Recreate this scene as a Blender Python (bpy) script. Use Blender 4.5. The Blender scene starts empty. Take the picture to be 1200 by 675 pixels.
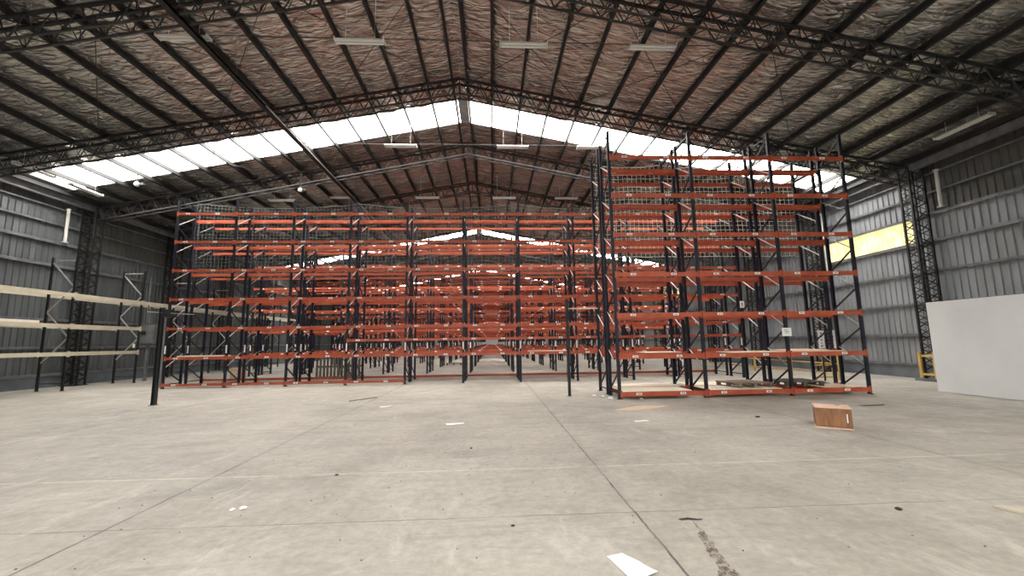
import bpy, math, random
from mathutils import Vector, Matrix, noise
random.seed(7)
PI = math.pi
scene = bpy.context.scene
COL = scene.collection

# ------------------------------------------------------------------ camera
F_PX, PITCH, YAW, ROLL, CAM_H = 484.36, .13022, .049863, .01464, 1.7
cy, sy, cp, sp = math.cos(YAW), math.sin(YAW), math.cos(PITCH), math.sin(PITCH)
fw = Vector((sy*cp, cy*cp, sp)); rt = Vector((cy, -sy, 0)); up = rt.cross(fw)
cr, sr = math.cos(ROLL), math.sin(ROLL)
rt, up = cr*rt - sr*up, sr*rt + cr*up
cam_d = bpy.data.cameras.new('camera'); cam_d.sensor_width = 36
cam_d.lens = F_PX/1200*36; cam_d.clip_start = .05; cam_d.clip_end = 400
cam = bpy.data.objects.new('camera', cam_d); COL.objects.link(cam)
m = Matrix((rt, up, -fw)).transposed().to_4x4(); m.translation = Vector((0, 0, CAM_H))
cam.matrix_world = m
scene.camera = cam

# ------------------------------------------------------------------ light, exposure
SKYLIGHT = 25.0      # daylight through the translucent roof strips
WALLLIGHT = 1.35      # daylight through the yellowed wall panels, one of them added out of view
WORLD = 3.4
scene.view_settings.view_transform = 'Standard'
scene.view_settings.look = 'None'
scene.view_settings.exposure = 0.0
scene.view_settings.gamma = 1.0
scene.view_settings.use_curve_mapping = False
scene.cycles.use_denoising = True
scene.cycles.max_bounces = 8
scene.cycles.diffuse_bounces = 5
w = bpy.data.worlds.new('sky'); scene.world = w; w.use_nodes = True
bg = w.node_tree.nodes['Background']; bg.inputs[0].default_value = (.93, .97, 1, 1); bg.inputs[1].default_value = WORLD
def portal(loc, rot, sx, sy_):
    d = bpy.data.lights.new('daylight_portal', 'AREA'); d.shape = 'RECTANGLE'; d.size = sx; d.size_y = sy_
    d.cycles.is_portal = True
    o = bpy.data.objects.new('daylight_portal', d); COL.objects.link(o); o.location = loc; o.rotation_euler = rot
portal((-1.2, -12.1, 3.0), (PI/2, 0, 0), 18, 6)

# ------------------------------------------------------------------ materials
def mat(name, col, rough=.6, metal=0., emit=None, es=0.):
    mt = bpy.data.materials.new(name); mt.use_nodes = True
    b = mt.node_tree.nodes['Principled BSDF']
    b.inputs['Base Color'].default_value = (*col, 1); b.inputs['Roughness'].default_value = rough
    b.inputs['Metallic'].default_value = metal
    if emit:
        b.inputs['Emission Color'].default_value = (*emit, 1); b.inputs['Emission Strength'].default_value = es
    return mt
def N(mt, t, **kw):
    n = mt.node_tree.nodes.new(t)
    for k, v in kw.items():
        if k in n.inputs: n.inputs[k].default_value = v
        else: setattr(n, k, v)
    return n
def L(mt, a, b): mt.node_tree.links.new(a, b)
def noisy(name, c1, c2, scale=3., rough=.6, metal=0., stretch=(1, 1, 1), bump=0., bscale=None, detail=5, lo=.35, hi=.65):
    mt = mat(name, c1, rough, metal); nt = mt.node_tree; b = nt.nodes['Principled BSDF']
    tc = N(mt, 'ShaderNodeTexCoord'); mp = N(mt, 'ShaderNodeMapping'); mp.inputs['Scale'].default_value = stretch
    L(mt, tc.outputs['Object'], mp.inputs[0])
    n = N(mt, 'ShaderNodeTexNoise'); n.inputs['Scale'].default_value = scale; n.inputs['Detail'].default_value = detail
    L(mt, mp.outputs[0], n.inputs['Vector'])
    r = N(mt, 'ShaderNodeValToRGB'); r.color_ramp.elements[0].position = lo; r.color_ramp.elements[1].position = hi
    r.color_ramp.elements[0].color = (*c1, 1); r.color_ramp.elements[1].color = (*c2, 1)
    L(mt, n.outputs[0], r.inputs[0]); L(mt, r.outputs[0], b.inputs['Base Color'])
    if bump:
        n2 = N(mt, 'ShaderNodeTexNoise'); n2.inputs['Scale'].default_value = bscale or scale*4; n2.inputs['Detail'].default_value = 4
        L(mt, mp.outputs[0], n2.inputs['Vector'])
        bp = N(mt, 'ShaderNodeBump'); bp.inputs['Strength'].default_value = bump; bp.inputs['Distance'].default_value = .05
        L(mt, n2.outputs[0], bp.inputs['Height']); L(mt, bp.outputs[0], b.inputs['Normal'])
    return mt

M = {}
M['navy'] = noisy('navy_paint', (.004, .005, .012), (.007, .010, .027), 6, .5)
M['black'] = mat('black_paint', (.012, .013, .014), .5)
M['galv'] = noisy('galvanised_steel', (.40, .39, .37), (.52, .51, .48), 8, .45, .4)
M['orange'] = noisy('orange_paint', (.35, .062, .026), (.48, .098, .040), 2.5, .45, detail=6)
M['cream'] = noisy('cream_paint', (.46, .42, .31), (.55, .50, .39), 2, .5)
M['sticker'] = mat('sticker', (.85, .84, .80), .6)
M['ink'] = mat('ink', (.03, .03, .03), .6)
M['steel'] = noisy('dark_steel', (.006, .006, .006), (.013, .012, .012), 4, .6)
M['girt'] = noisy('girt_steel', (.16, .165, .17), (.25, .255, .26), 3, .5, .2)
M['wall'] = None
M['plinth'] = noisy('plinth_concrete', (.09, .10, .115), (.14, .155, .17), 1.5, .8)
M['white'] = noisy('white_board', (.80, .82, .82), (.90, .92, .92), .5, .55, detail=6)
M['lamp'] = noisy('lamp_housing', (.55, .53, .48), (.65, .63, .58), 2, .45)
M['tube'] = mat('lamp_tube', (.8, .8, .78), .3)
M['ply'] = noisy('plywood', (.62, .47, .34), (.74, .60, .46), 3, .65, stretch=(1, 8, 1))
M['boardwhite'] = noisy('pale_board', (.70, .62, .50), (.80, .73, .62), 2, .6)
M['pallet'] = noisy('grey_pallet_wood', (.16, .13, .09), (.28, .23, .17), 5, .8, stretch=(1, 10, 1))
M['pallet2'] = noisy('dark_pallet_wood', (.08, .075, .06), (.14, .125, .10), 5, .8, stretch=(1, 10, 1))
M['crate'] = noisy('varnished_wood', (.20, .085, .035), (.32, .145, .06), 3, .5, stretch=(6, 1, 1))
M['crate_in'] = noisy('raw_ply', (.70, .45, .33), (.80, .56, .42), 4, .65)
M['yellow'] = noisy('yellow_paint', (.48, .32, .08), (.60, .42, .14), 4, .5)
M['blue'] = noisy('blue_paint', (.01, .02, .10), (.02, .035, .16), 4, .4)
M['net2'] = mat('dark_net_cord', (.13, .15, .14), .8)
M['net'] = mat('net_cord', (.60, .60, .52), .8)
M['paper'] = mat('paper', (.85, .85, .83), .8)
M['card'] = noisy('cardboard', (.42, .30, .19), (.52, .40, .27), 5, .85)
M['scrap'] = mat('dark_scrap', (.03, .025, .02), .8)
M['grit'] = mat('grit', (.15, .135, .115), .9)
M['box_grey'] = noisy('grey_enamel', (.10, .105, .105), (.15, .155, .155), 3, .5)
M['sky_panel'] = mat('translucent_roof_sheet', (.8, .8, .78), .5, 0, (1, .97, .92), SKYLIGHT)
M['yellow_panel'] = None

# concrete floor: slabs, joints, painted line, scuffs, rust trail
def floor_mat():
    mt = mat('concrete', (.4, .38, .34), .62); b = mt.node_tree.nodes['Principled BSDF']
    tc = N(mt, 'ShaderNodeTexCoord'); P = tc.outputs['Object']
    def noise_(scale, detail=6, stretch=None, rough=.6, dist=0):
        v = P
        if stretch:
            mp = N(mt, 'ShaderNodeMapping'); mp.inputs['Scale'].default_value = stretch; L(mt, P, mp.inputs[0]); v = mp.outputs[0]
        n = N(mt, 'ShaderNodeTexNoise'); n.inputs['Scale'].default_value = scale; n.inputs['Detail'].default_value = detail
        n.inputs['Roughness'].default_value = rough; n.inputs['Distortion'].default_value = dist
        L(mt, v, n.inputs['Vector']); return n.outputs[0]
    def ramp(v, stops):
        r = N(mt, 'ShaderNodeValToRGB'); cr_ = r.color_ramp
        while len(cr_.elements) < len(stops): cr_.elements.new(.5)
        for e, (p_, c) in zip(cr_.elements, stops): e.position = p_; e.color = (*c, 1) if len(c) == 3 else c
        L(mt, v, r.inputs[0]); return r.outputs[0]
    def mix(f, a, c, mode='MIX'):
        n = N(mt, 'ShaderNodeMix'); n.data_type = 'RGBA'; n.blend_type = mode
        if isinstance(f, float): n.inputs[0].default_value = f
        else: L(mt, f, n.inputs[0])
        for s, v in ((6, a), (7, c)):
            if isinstance(v, tuple): n.inputs[s].default_value = (*v, 1)
            else: L(mt, v, n.inputs[s])
        return n.outputs[2]
    def math_(op, a, c=None, d=None):
        n = N(mt, 'ShaderNodeMath'); n.operation = op
        for i, v in enumerate((a, c, d)):
            if v is None: continue
            if isinstance(v, (int, float)): n.inputs[i].default_value = v
            else: L(mt, v, n.inputs[i])
        return n.outputs[0]
    sx = N(mt, 'ShaderNodeSeparateXYZ'); L(mt, P, sx.inputs[0]); X, Y = sx.outputs[0], sx.outputs[1]
    base = ramp(noise_(.35, 8, dist=.6), [(.3, (.30, .275, .235)), (.5, (.405, .375, .325)), (.70, (.50, .47, .41))])
    fine = ramp(noise_(9, 6, rough=.75), [(.3, (.74, .74, .74)), (.7, (1.12, 1.12, 1.12))])
    c = mix(1., base, fine, 'MULTIPLY')
    sc_ = ramp(noise_(1.1, 9, (.35, 1.6, 1), .75, 1.2), [(.52, (0, 0, 0)), (.64, (1, 1, 1))])
    c = mix(math_('MULTIPLY', sc_, .55), c, (.25, .235, .21))
    sc2 = ramp(noise_(1.7, 9, (1.2, .5, 1), .75, .8), [(.56, (0, 0, 0)), (.68, (1, 1, 1))])
    c = mix(math_('MULTIPLY', sc2, .5), c, (.58, .56, .51))
    spk = ramp(noise_(22, 3), [(.70, (0, 0, 0)), (.76, (1, 1, 1))])
    c = mix(math_('MULTIPLY', spk, .35), c, (.2, .18, .16))
    # joints
    wob = math_('MULTIPLY', math_('SUBTRACT', noise_(3.2, 5), .5), .05)
    def line(coord, off, period, width, soft):
        a = math_('ADD', coord, wob); a = math_('SUBTRACT', a, off)
        a = math_('PINGPONG', a, period/2)
        a = math_('SUBTRACT', a, width); a = math_('DIVIDE', a, soft)
        n = N(mt, 'ShaderNodeMath'); n.operation = 'SUBTRACT'; n.use_clamp = True; n.inputs[0].default_value = 1; L(mt, a, n.inputs[1]); return n.outputs[0]
    jm = ramp(noise_(1.3, 3), [(.38, (.45, .45, .45)), (.55, (1, 1, 1))])
    jx = math_('MULTIPLY', line(X, 1.41, 5.07, .006, .008), jm)
    jy = math_('MULTIPLY', line(Y, 4.32, 13.2, .004, .006), jm)
    halo = math_('MULTIPLY', line(X, 1.41, 5.07, .01, .10), .25)
    c = mix(halo, c, (.27, .25, .22))
    c = mix(math_('MULTIPLY', jx, .9), c, (.06, .055, .05))
    c = mix(math_('MULTIPLY', jy, .8), c, (.09, .08, .07))
    # worn painted line at Y=5.84, and a fainter one at 8.9
    def paint(y0, hw, amt):
        a = math_('ABSOLUTE', math_('SUBTRACT', Y, y0)); a = math_('LESS_THAN', a, hw)
        wear = ramp(noise_(2.6, 7, None, .75), [(.38, (0, 0, 0)), (.56, (1, 1, 1))])
        return math_('MULTIPLY', math_('MULTIPLY', a, wear), amt)
    c = mix(paint(5.86, .022, .7), c, (.60, .57, .46))
    c = mix(paint(8.75, .03, .4), c, (.60, .57, .46))
    # rust trail near (1.8, 3.5)
    tx = math_('SUBTRACT', X, math_('ADD', 1.87, math_('MULTIPLY', math_('SUBTRACT', Y, 4.0), .20)))
    tx = math_('ADD', tx, math_('MULTIPLY', math_('SUBTRACT', noise_(5, 5), .5), .18))
    wid = math_('MULTIPLY', math_('SUBTRACT', 4.15, Y), .075)
    tr = math_('LESS_THAN', math_('ABSOLUTE', tx), wid)
    spkl = ramp(noise_(14, 6, None, .8), [(.44, (0, 0, 0)), (.56, (1, 1, 1))])
    c = mix(math_('MULTIPLY', math_('MULTIPLY', tr, spkl), .93), c, (.06, .032, .018))
    L(mt, c, b.inputs['Base Color'])
    rr = ramp(noise_(2.0, 5), [(.3, (.42, .42, .42)), (.7, (.72, .72, .72))]); L(mt, rr, b.inputs['Roughness'])
    bp = N(mt, 'ShaderNodeBump'); bp.inputs['Strength'].default_value = .25; bp.inputs['Distance'].default_value = .02
    h = math_('SUBTRACT', noise_(6, 8), math_('MULTIPLY', jx, .6)); L(mt, h, bp.inputs['Height']); L(mt, bp.outputs[0], b.inputs['Normal'])
    return mt
M['floor'] = floor_mat()

def foil_mat():
    mt = mat('foil_insulation', (.2, .17, .15), .27, .85); b = mt.node_tree.nodes['Principled BSDF']
    tc = N(mt, 'ShaderNodeTexCoord')
    mp = N(mt, 'ShaderNodeMapping'); mp.inputs['Scale'].default_value = (.8, 2.6, .8); L(mt, tc.outputs['Object'], mp.inputs[0])
    n = N(mt, 'ShaderNodeTexNoise'); n.inputs['Scale'].default_value = 1.6; n.inputs['Detail'].default_value = 7; n.inputs['Distortion'].default_value = 1.4
    L(mt, mp.outputs[0], n.inputs['Vector'])
    r = N(mt, 'ShaderNodeValToRGB'); e = r.color_ramp.elements
    e[0].position = .30; e[0].color = (.25, .238, .222, 1); e[1].position = .68; e[1].color = (.62, .595, .56, 1)
    L(mt, n.outputs[0], r.inputs[0])
    # pale taped seams across the slope
    sx = N(mt, 'ShaderNodeSeparateXYZ'); L(mt, tc.outputs['Object'], sx.inputs[0])
    pp = N(mt, 'ShaderNodeMath', operation='PINGPONG'); L(mt, sx.outputs[1], pp.inputs[0]); pp.inputs[1].default_value = .65
    lt = N(mt, 'ShaderNodeMath', operation='LESS_THAN'); L(mt, pp.outputs[0], lt.inputs[0]); lt.inputs[1].default_value = .018
    n3 = N(mt, 'ShaderNodeTexNoise'); n3.inputs['Scale'].default_value = .8; L(mt, tc.outputs['Object'], n3.inputs['Vector'])
    g = N(mt, 'ShaderNodeMath', operation='GREATER_THAN'); L(mt, n3.outputs[0], g.inputs[0]); g.inputs[1].default_value = .5
    ml = N(mt, 'ShaderNodeMath', operation='MULTIPLY'); L(mt, lt.outputs[0], ml.inputs[0]); L(mt, g.outputs[0], ml.inputs[1])
    mx = N(mt, 'ShaderNodeMix'); mx.data_type = 'RGBA'; L(mt, ml.outputs[0], mx.inputs[0]); L(mt, r.outputs[0], mx.inputs[6]); mx.inputs[7].default_value = (.75, .68, .62, 1)
    L(mt, mx.outputs[2], b.inputs['Base Color'])
    def ridged(scale, stretch, dist):
        m_ = N(mt, 'ShaderNodeMapping'); m_.inputs['Scale'].default_value = stretch; L(mt, tc.outputs['Object'], m_.inputs[0])
        q = N(mt, 'ShaderNodeTexNoise'); q.inputs['Scale'].default_value = scale; q.inputs['Detail'].default_value = 2; q.inputs['Distortion'].default_value = dist
        L(mt, m_.outputs[0], q.inputs['Vector'])
        a = N(mt, 'ShaderNodeMath', operation='SUBTRACT'); L(mt, q.outputs[0], a.inputs[0]); a.inputs[1].default_value = .5
        a2 = N(mt, 'ShaderNodeMath', operation='ABSOLUTE'); L(mt, a.outputs[0], a2.inputs[0])
        p_ = N(mt, 'ShaderNodeMath', operation='POWER'); L(mt, a2.outputs[0], p_.inputs[0]); p_.inputs[1].default_value = .6
        return p_.outputs[0]
    ad = N(mt, 'ShaderNodeMath', operation='ADD'); L(mt, ridged(.8, (.7, 2.4, .7), .8), ad.inputs[0]); L(mt, ridged(1.7, (.8, 1.9, .8), .5), ad.inputs[1])
    bp = N(mt, 'ShaderNodeBump'); bp.inputs['Strength'].default_value = 1.; bp.inputs['Distance'].default_value = .085
    L(mt, ad.outputs[0], bp.inputs['Height']); L(mt, bp.outputs[0], b.inputs['Normal'])
    return mt
M['foil'] = foil_mat()

def wall_mat(name, c1, c2, c3):
    mt = mat(name, c1, .55, .15); b = mt.node_tree.nodes['Principled BSDF']
    tc = N(mt, 'ShaderNodeTexCoord')
    mp = N(mt, 'ShaderNodeMapping'); mp.inputs['Scale'].default_value = (1, 1.6, .18); L(mt, tc.outputs['Object'], mp.inputs[0])
    n = N(mt, 'ShaderNodeTexNoise'); n.inputs['Scale'].default_value = 1.8; n.inputs['Detail'].default_value = 7
    L(mt, mp.outputs[0], n.inputs['Vector'])
    r = N(mt, 'ShaderNodeValToRGB'); e = r.color_ramp.elements; e[0].position = .3; e[1].position = .75
    e[0].color = (*c1, 1); e[1].color = (*c2, 1); L(mt, n.outputs[0], r.inputs[0])
    n2 = N(mt, 'ShaderNodeTexNoise'); n2.inputs['Scale'].default_value = .5; n2.inputs['Detail'].default_value = 5; L(mt, tc.outputs['Object'], n2.inputs['Vector'])
    r2 = N(mt, 'ShaderNodeValToRGB'); e = r2.color_ramp.elements; e[0].position = .5; e[1].position = .7; e[0].color = (0, 0, 0, 1); e[1].color = (.5, .5, .5, 1)
    L(mt, n2.outputs[0], r2.inputs[0])
    mx = N(mt, 'ShaderNodeMix'); mx.data_type = 'RGBA'; L(mt, r2.outputs[0], mx.inputs[0]); L(mt, r.outputs[0], mx.inputs[6]); mx.inputs[7].default_value = (*c3, 1)
    L(mt, mx.outputs[2], b.inputs['Base Color'])
    return mt
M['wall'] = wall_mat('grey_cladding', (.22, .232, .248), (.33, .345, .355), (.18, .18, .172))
M['wall_left'] = wall_mat('shaded_cladding', (.085, .092, .096), (.150, .16, .165), (.07, .07, .066))  # same cladding, with the left wall's shade put into its colour
M['wall_dark'] = wall_mat('dark_cladding', (.07, .07, .065), (.12, .118, .105), (.05, .048, .045))  # darker tone for the top bands of the side walls
def ypanel():
    mt = mat('yellowed_translucent_sheet', (.6, .52, .2), .5); b = mt.node_tree.nodes['Principled BSDF']
    tc = N(mt, 'ShaderNodeTexCoord'); n = N(mt, 'ShaderNodeTexNoise'); n.inputs['Scale'].default_value = 3; n.inputs['Detail'].default_value = 7
    mp = N(mt, 'ShaderNodeMapping'); mp.inputs['Scale'].default_value = (1, 2.5, .8); L(mt, tc.outputs['Object'], mp.inputs[0]); L(mt, mp.outputs[0], n.inputs['Vector'])
    r = N(mt, 'ShaderNodeValToRGB'); e = r.color_ramp.elements; e[0].position = .3; e[1].position = .7
    e[0].color = (.56, .47, .16, 1); e[1].color = (.86, .80, .42, 1)
    L(mt, n.outputs[0], r.inputs[0]); L(mt, r.outputs[0], b.inputs['Base Color']); L(mt, r.outputs[0], b.inputs['Emission Color'])
    b.inputs['Emission Strength'].default_value = WALLLIGHT
    return mt
M['yellow_panel'] = ypanel()

# ------------------------------------------------------------------ mesh helper
class MB:
    def __init__(s): s.v = []; s.f = []; s.m = []
    def quad(s, *p, mi=0):
        i = len(s.v); s.v += [tuple(q) for q in p]; s.f.append(tuple(range(i, i+len(p)))); s.m.append(mi)
    def hexa(s, P, mi=0):
        i = len(s.v); s.v += [tuple(q) for q in P]
        for f in ((0,3,2,1),(4,5,6,7),(0,1,5,4),(1,2,6,5),(2,3,7,6),(3,0,4,7)):
            s.f.append(tuple(i+k for k in f)); s.m.append(mi)
    def box(s, x0, x1, y0, y1, z0, z1, mi=0):
        s.hexa([(x0,y0,z0),(x1,y0,z0),(x1,y1,z0),(x0,y1,z0),(x0,y0,z1),(x1,y0,z1),(x1,y1,z1),(x0,y1,z1)], mi)
    def bar(s, p, q, w, h, upv=(0,0,1), mi=0):
        p, q = Vector(p), Vector(q); d = (q-p).normalized(); u = Vector(upv)
        if abs(d.dot(u)) > .98: u = Vector((1,0,0))
        a = d.cross(u).normalized(); b = a.cross(d)
        a = a*w/2; b = b*h/2
        s.hexa([p-a-b, p+a-b, p+a+b, p-a+b, q-a-b, q+a-b, q+a+b, q-a+b], mi)
    def angle(s, p, q, w, t, a, b, mi=0):      # L section with legs along a and b
        p, q, a, b = map(Vector, (p, q, a, b))
        s.hexa([p, p+a*w, p+a*w+b*t, p+b*t, q, q+a*w, q+a*w+b*t, q+b*t], mi)
        s.hexa([p, p+a*t, p+a*t+b*w, p+b*w, q, q+a*t, q+a*t+b*w, q+b*w], mi)
    def tube(s, p, q, r, n=6, mi=0, r2=None, cap=True):
        p, q = Vector(p), Vector(q); d = (q-p).normalized(); u = Vector((0,0,1)) if abs(d.z) < .95 else Vector((1,0,0))
        a = d.cross(u).normalized(); b = a.cross(d); i = len(s.v); r2 = r if r2 is None else r2
        for k in range(n):
            c = a*math.cos(2*PI*k/n)+b*math.sin(2*PI*k/n); s.v.append(tuple(p+c*r)); s.v.append(tuple(q+c*r2))
        for k in range(n):
            j = (k+1) % n; s.f.append((i+2*k, i+2*j, i+2*j+1, i+2*k+1)); s.m.append(mi)
        if cap:
            s.f.append(tuple(i+2*k for k in range(n))[::-1]); s.m.append(mi)
            s.f.append(tuple(i+2*k+1 for k in range(n))); s.m.append(mi)
    def mesh(s, name, mats, smooth=False):
        me = bpy.data.meshes.new(name); me.from_pydata(s.v, [], s.f); me.update()
        for q in (mats if isinstance(mats, (list, tuple)) else [mats]): me.materials.append(q)
        me.polygons.foreach_set('material_index', s.m)
        if smooth: me.polygons.foreach_set('use_smooth', [True]*len(s.f))
        return me
    def build(s, name, mats, parent=None, smooth=False):
        return inst(name, s.mesh(name, mats, smooth), parent)
def inst(name, me, parent=None, loc=(0,0,0), rz=0):
    o = bpy.data.objects.new(name, me); COL.objects.link(o); o.location = loc; o.rotation_euler.z = rz
    if parent: o.parent = parent
    return o
def tag(o, label, cat, group=None, kind=None):
    o['label'] = label; o['category'] = cat
    if group: o['group'] = group
    if kind: o['kind'] = kind
    return o
def thing(name, label, cat, loc=(0,0,0), rz=0, group=None):
    o = bpy.data.objects.new(name, None); COL.objects.link(o); o.location = loc; o.rotation_euler.z = rz; o.empty_display_size = .2
    return tag(o, label, cat, group)
def struct(o): o['kind'] = 'structure'; return o
ORD = ['first','second','third','fourth','fifth','sixth','seventh','eighth','ninth','tenth','eleventh','twelfth','thirteenth','fourteenth','fifteenth','sixteenth','seventeenth','eighteenth','nineteenth','twentieth']

# ------------------------------------------------------------------ building shell
RX, XL, XR, SL = -1.2, -19.9, 17.5, .198
Y0, Y1 = -12.0, 92.0
def RZ(x): return 12.12 - SL*abs(x-RX)            # top of the rafters
STRIPS = [(-4.0, -2.1), (17.05, 18.95), (38.0, 39.9), (59.2, 61.1), (80.4, 82.3)]
TY = [15.6+5.3*k for k in range(-5, 14)]

mb = MB(); mb.quad((XL-.3, Y0-8, 0), (XR+.3, Y0-8, 0), (XR+.3, Y1+.3, 0), (XL-.3, Y1+.3, 0)); 
mb.quad((XL-.3, Y0-8, -.2), (XL-.3, Y1+.3, -.2), (XR+.3, Y1+.3, -.2), (XR+.3, Y0-8, -.2))
struct(mb.build('floor', M['floor']))

def foil(side):
    mb = MB(); PS = 1.19
    def z(x, y):
        fx = ((abs(x-RX)-.05) % PS)/PS
        t = RZ(x)+.20 - .045*math.sin(PI*fx)
        n = noise.noise(Vector((x*.9, y*3.2, 7.7*side))); n2 = noise.noise(Vector((x*2.2+4, y*6.0, 3.1)))
        n4 = noise.noise(Vector((x*.6+y*.5, y*2.1-x*.25, 2.2)))
        dq = abs(math.sin(x*4.4+y*6.6+n4)*math.sin(x*4.4-y*6.6+n))
        return t + .028*dq + (abs(n)-.3)*-.06 + (abs(n4)-.3)*-.05 + n2*.02
    xs = [i*.2 for i in range(0, 94)]+[18.7]
    segs = []; a = Y0
    for s0, s1 in STRIPS: segs.append((a, s0)); a = s1
    segs.append((a, Y1))
    for a, b in segs:
        stp = .17 if a < 35 and b > 0 else .6
        n = max(1, round((b-a)/stp)); i0 = len(mb.v)
        for j in range(n+1):
            y = a+(b-a)*j/n
            for d in xs:
                x = RX+side*d; mb.v.append((x, y, z(x, y)))
        W = len(xs)
        for j in range(n):
            for i in range(W-1):
                q = i0+j*W+i; f = (q, q+1, q+W+1, q+W)
                mb.f.append(f if side < 0 else f[::-1]); mb.m.append(0)
    o = mb.build('ceiling', M['foil'], smooth=True); struct(o)
for s_ in (-1, 1): foil(s_)
# outer roof skin so that no light leaks
mb = MB()
for s_ in (-1, 1):
    a = Y0
    for s0, s1 in STRIPS+[(Y1, Y1)]:
        for dz in (.33,):
            p = [(RX, a, RZ(RX)+dz), (RX, s0, RZ(RX)+dz), (RX+s_*19.1, s0, RZ(RX+19.1)+dz), (RX+s_*19.1, a, RZ(RX+19.1)+dz)]
            mb.hexa(p+[(x, y, z+.05) for x, y, z in p])
        a = s1
struct(mb.build('ceiling', M['girt']))
# translucent strips
wn = 0
for s0, s1 in STRIPS:
    for s_ in (-1, 1):
        wn += 1; mb = MB()
        xa, xb = RX+s_*.22, RX+s_*17.7; dz = .27
        n = 44
        for i in range(n):
            x0 = xa+(xb-xa)*i/n; x1 = xa+(xb-xa)*(i+1)/n
            za, zb = RZ(x0)+dz, RZ(x1)+dz
            mb.hexa([(x0, s0-.05, za), (x1, s0-.05, zb), (x1, s1+.05, zb), (x0, s1+.05, za), (x0, s0-.05, za+.01), (x1, s0-.05, zb+.01), (x1, s1+.05, zb+.01), (x0, s1+.05, za+.01)])
        struct(mb.build('window_%d' % wn, M['sky_panel']))
# opaque closers at ridge and eaves of the strips
mb = MB()
for s0, s1 in STRIPS:
    mb.box(RX-.22, RX+.22, s0, s1, RZ(RX)+.16, RZ(RX)+.34)
    for s_ in (-1, 1):
        xa, xb = sorted((RX+s_*17.7, RX+s_*19.1)); zz = RZ(RX+18.4)
        mb.hexa([(RX+s_*17.7, s0, RZ(RX+17.7)+.2), (RX+s_*19.1, s0, RZ(RX+19.1)+.2), (RX+s_*19.1, s1, RZ(RX+19.1)+.2), (RX+s_*17.7, s1, RZ(RX+17.7)+.2),
                 (RX+s_*17.7, s0, RZ(RX+17.7)+.34), (RX+s_*19.1, s0, RZ(RX+19.1)+.34), (RX+s_*19.1, s1, RZ(RX+19.1)+.34), (RX+s_*17.7, s1, RZ(RX+17.7)+.34)])
struct(mb.build('trim_1', M['girt']))

# corrugated side walls
YPAN = [(5.3, 9.8), (15.9, 20.3), (37.0, 41.7), (58.0, 62.8)]  # nearest panel is added, out of view, to tint the roof foil yellow
def side_wall(side):
    X = XL if side < 0 else XR; o_ = -side          # inward direction
    def prof(y0, y1):
        pts = []; y = y0; per = .25
        while y < y1-1e-6:
            for dy, dx in ((0, 0), (.165, 0), (.180, .045), (.20, .045), (.215, 0)):
                if y+dy < y1: pts.append((y+dy, dx))
            y += per
        pts.append((y1, 0)); return pts
    mb = MB()
    def sheet(y0, y1, z0, z1, mi):
        pts = prof(y0, y1)
        for (ya, da), (yb, db) in zip(pts, pts[1:]):
            q = [(X+o_*da, ya, z0), (X+o_*db, yb, z0), (X+o_*db, yb, z1), (X+o_*da, ya, z1)]
            mb.quad(*(q if side < 0 else q[::-1]), mi=mi)
    top = RZ(X)+.3
    sheet(Y0, Y1, .5, 5.45, 0)
    if side > 0:
        a = Y0
        for p0, p1 in YPAN: sheet(a, p0, 5.45, 6.5, 0); a = p1
        sheet(a, Y1, 5.45, 6.5, 0)
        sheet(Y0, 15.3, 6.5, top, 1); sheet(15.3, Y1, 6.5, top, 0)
    else:
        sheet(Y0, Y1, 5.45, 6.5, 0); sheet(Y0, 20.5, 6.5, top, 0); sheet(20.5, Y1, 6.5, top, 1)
    mb.box(*sorted((X-o_*.12, X-o_*.2)), Y0, Y1, -.2, .5, 0)
    xo = X-o_*.08
    nm = 'wall_left' if side < 0 else 'wall_right'
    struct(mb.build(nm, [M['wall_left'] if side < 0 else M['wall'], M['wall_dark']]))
    mb = MB(); mb.box(*sorted((X-o_*.2, X+o_*.10)), Y0, Y1, 0, .5)
    struct(mb.build('baseboard_left' if side < 0 else 'baseboard_right', M['plinth']))
    # outer skin against light leaks
    mb = MB(); segs = [(Y0, Y1)]
    if side > 0:
        mb.box(X+.06, X+.1, Y0, Y1, 0, 5.4); mb.box(X+.06, X+.1, Y0, Y1, 6.55, top)
    else: mb.box(X-.1, X-.06, Y0, Y1, 0, top)
    struct(mb.build(nm+'_outside', M['girt']))
    # eave beam
    mb = MB(); xe = X+o_*.45
    mb.box(*sorted((xe, xe-o_*.12)), Y0, Y1, RZ(xe)-.16, RZ(xe)+.14); mb.box(*sorted((xe-o_*.12, X)), Y0, Y1, RZ(xe)+.02, RZ(xe)+.05)
    mb.box(*sorted((xe+o_*.06, xe)), Y0, Y1, RZ(xe)-.16, RZ(xe)-.13)
    struct(mb.build('trim_2' if side < 0 else 'trim_3', M['girt']))
    for k, zg in enumerate((.56, 1.75, 3.0, 4.25, 5.45, 6.5, 7.35, 8.1)):
        mb = MB(); t = .075 if k in (4, 5) else .055
        mb.box(*sorted((X+o_*.047, X+o_*.17)), Y0+.1, Y1-.1, zg-.012, zg+.012)
        mb.box(*sorted((X+o_*.155, X+o_*.17)), Y0+.1, Y1-.1, zg-t, zg+.012)
        mb.box(*sorted((X+o_*.035, X+o_*.05)), Y0+.1, Y1-.1, zg-.02, zg+t)
        o = mb.build('wall_girt', M['girt'])
        nth = ('lowest' if k == 0 else ORD[k]+' from the floor')
        tag(o, 'grey steel rail running level along the %s wall sheeting, %s' % ('left' if side < 0 else 'right', nth), 'girt', 'level rails of the side walls')
side_wall(-1); side_wall(1)
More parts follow.
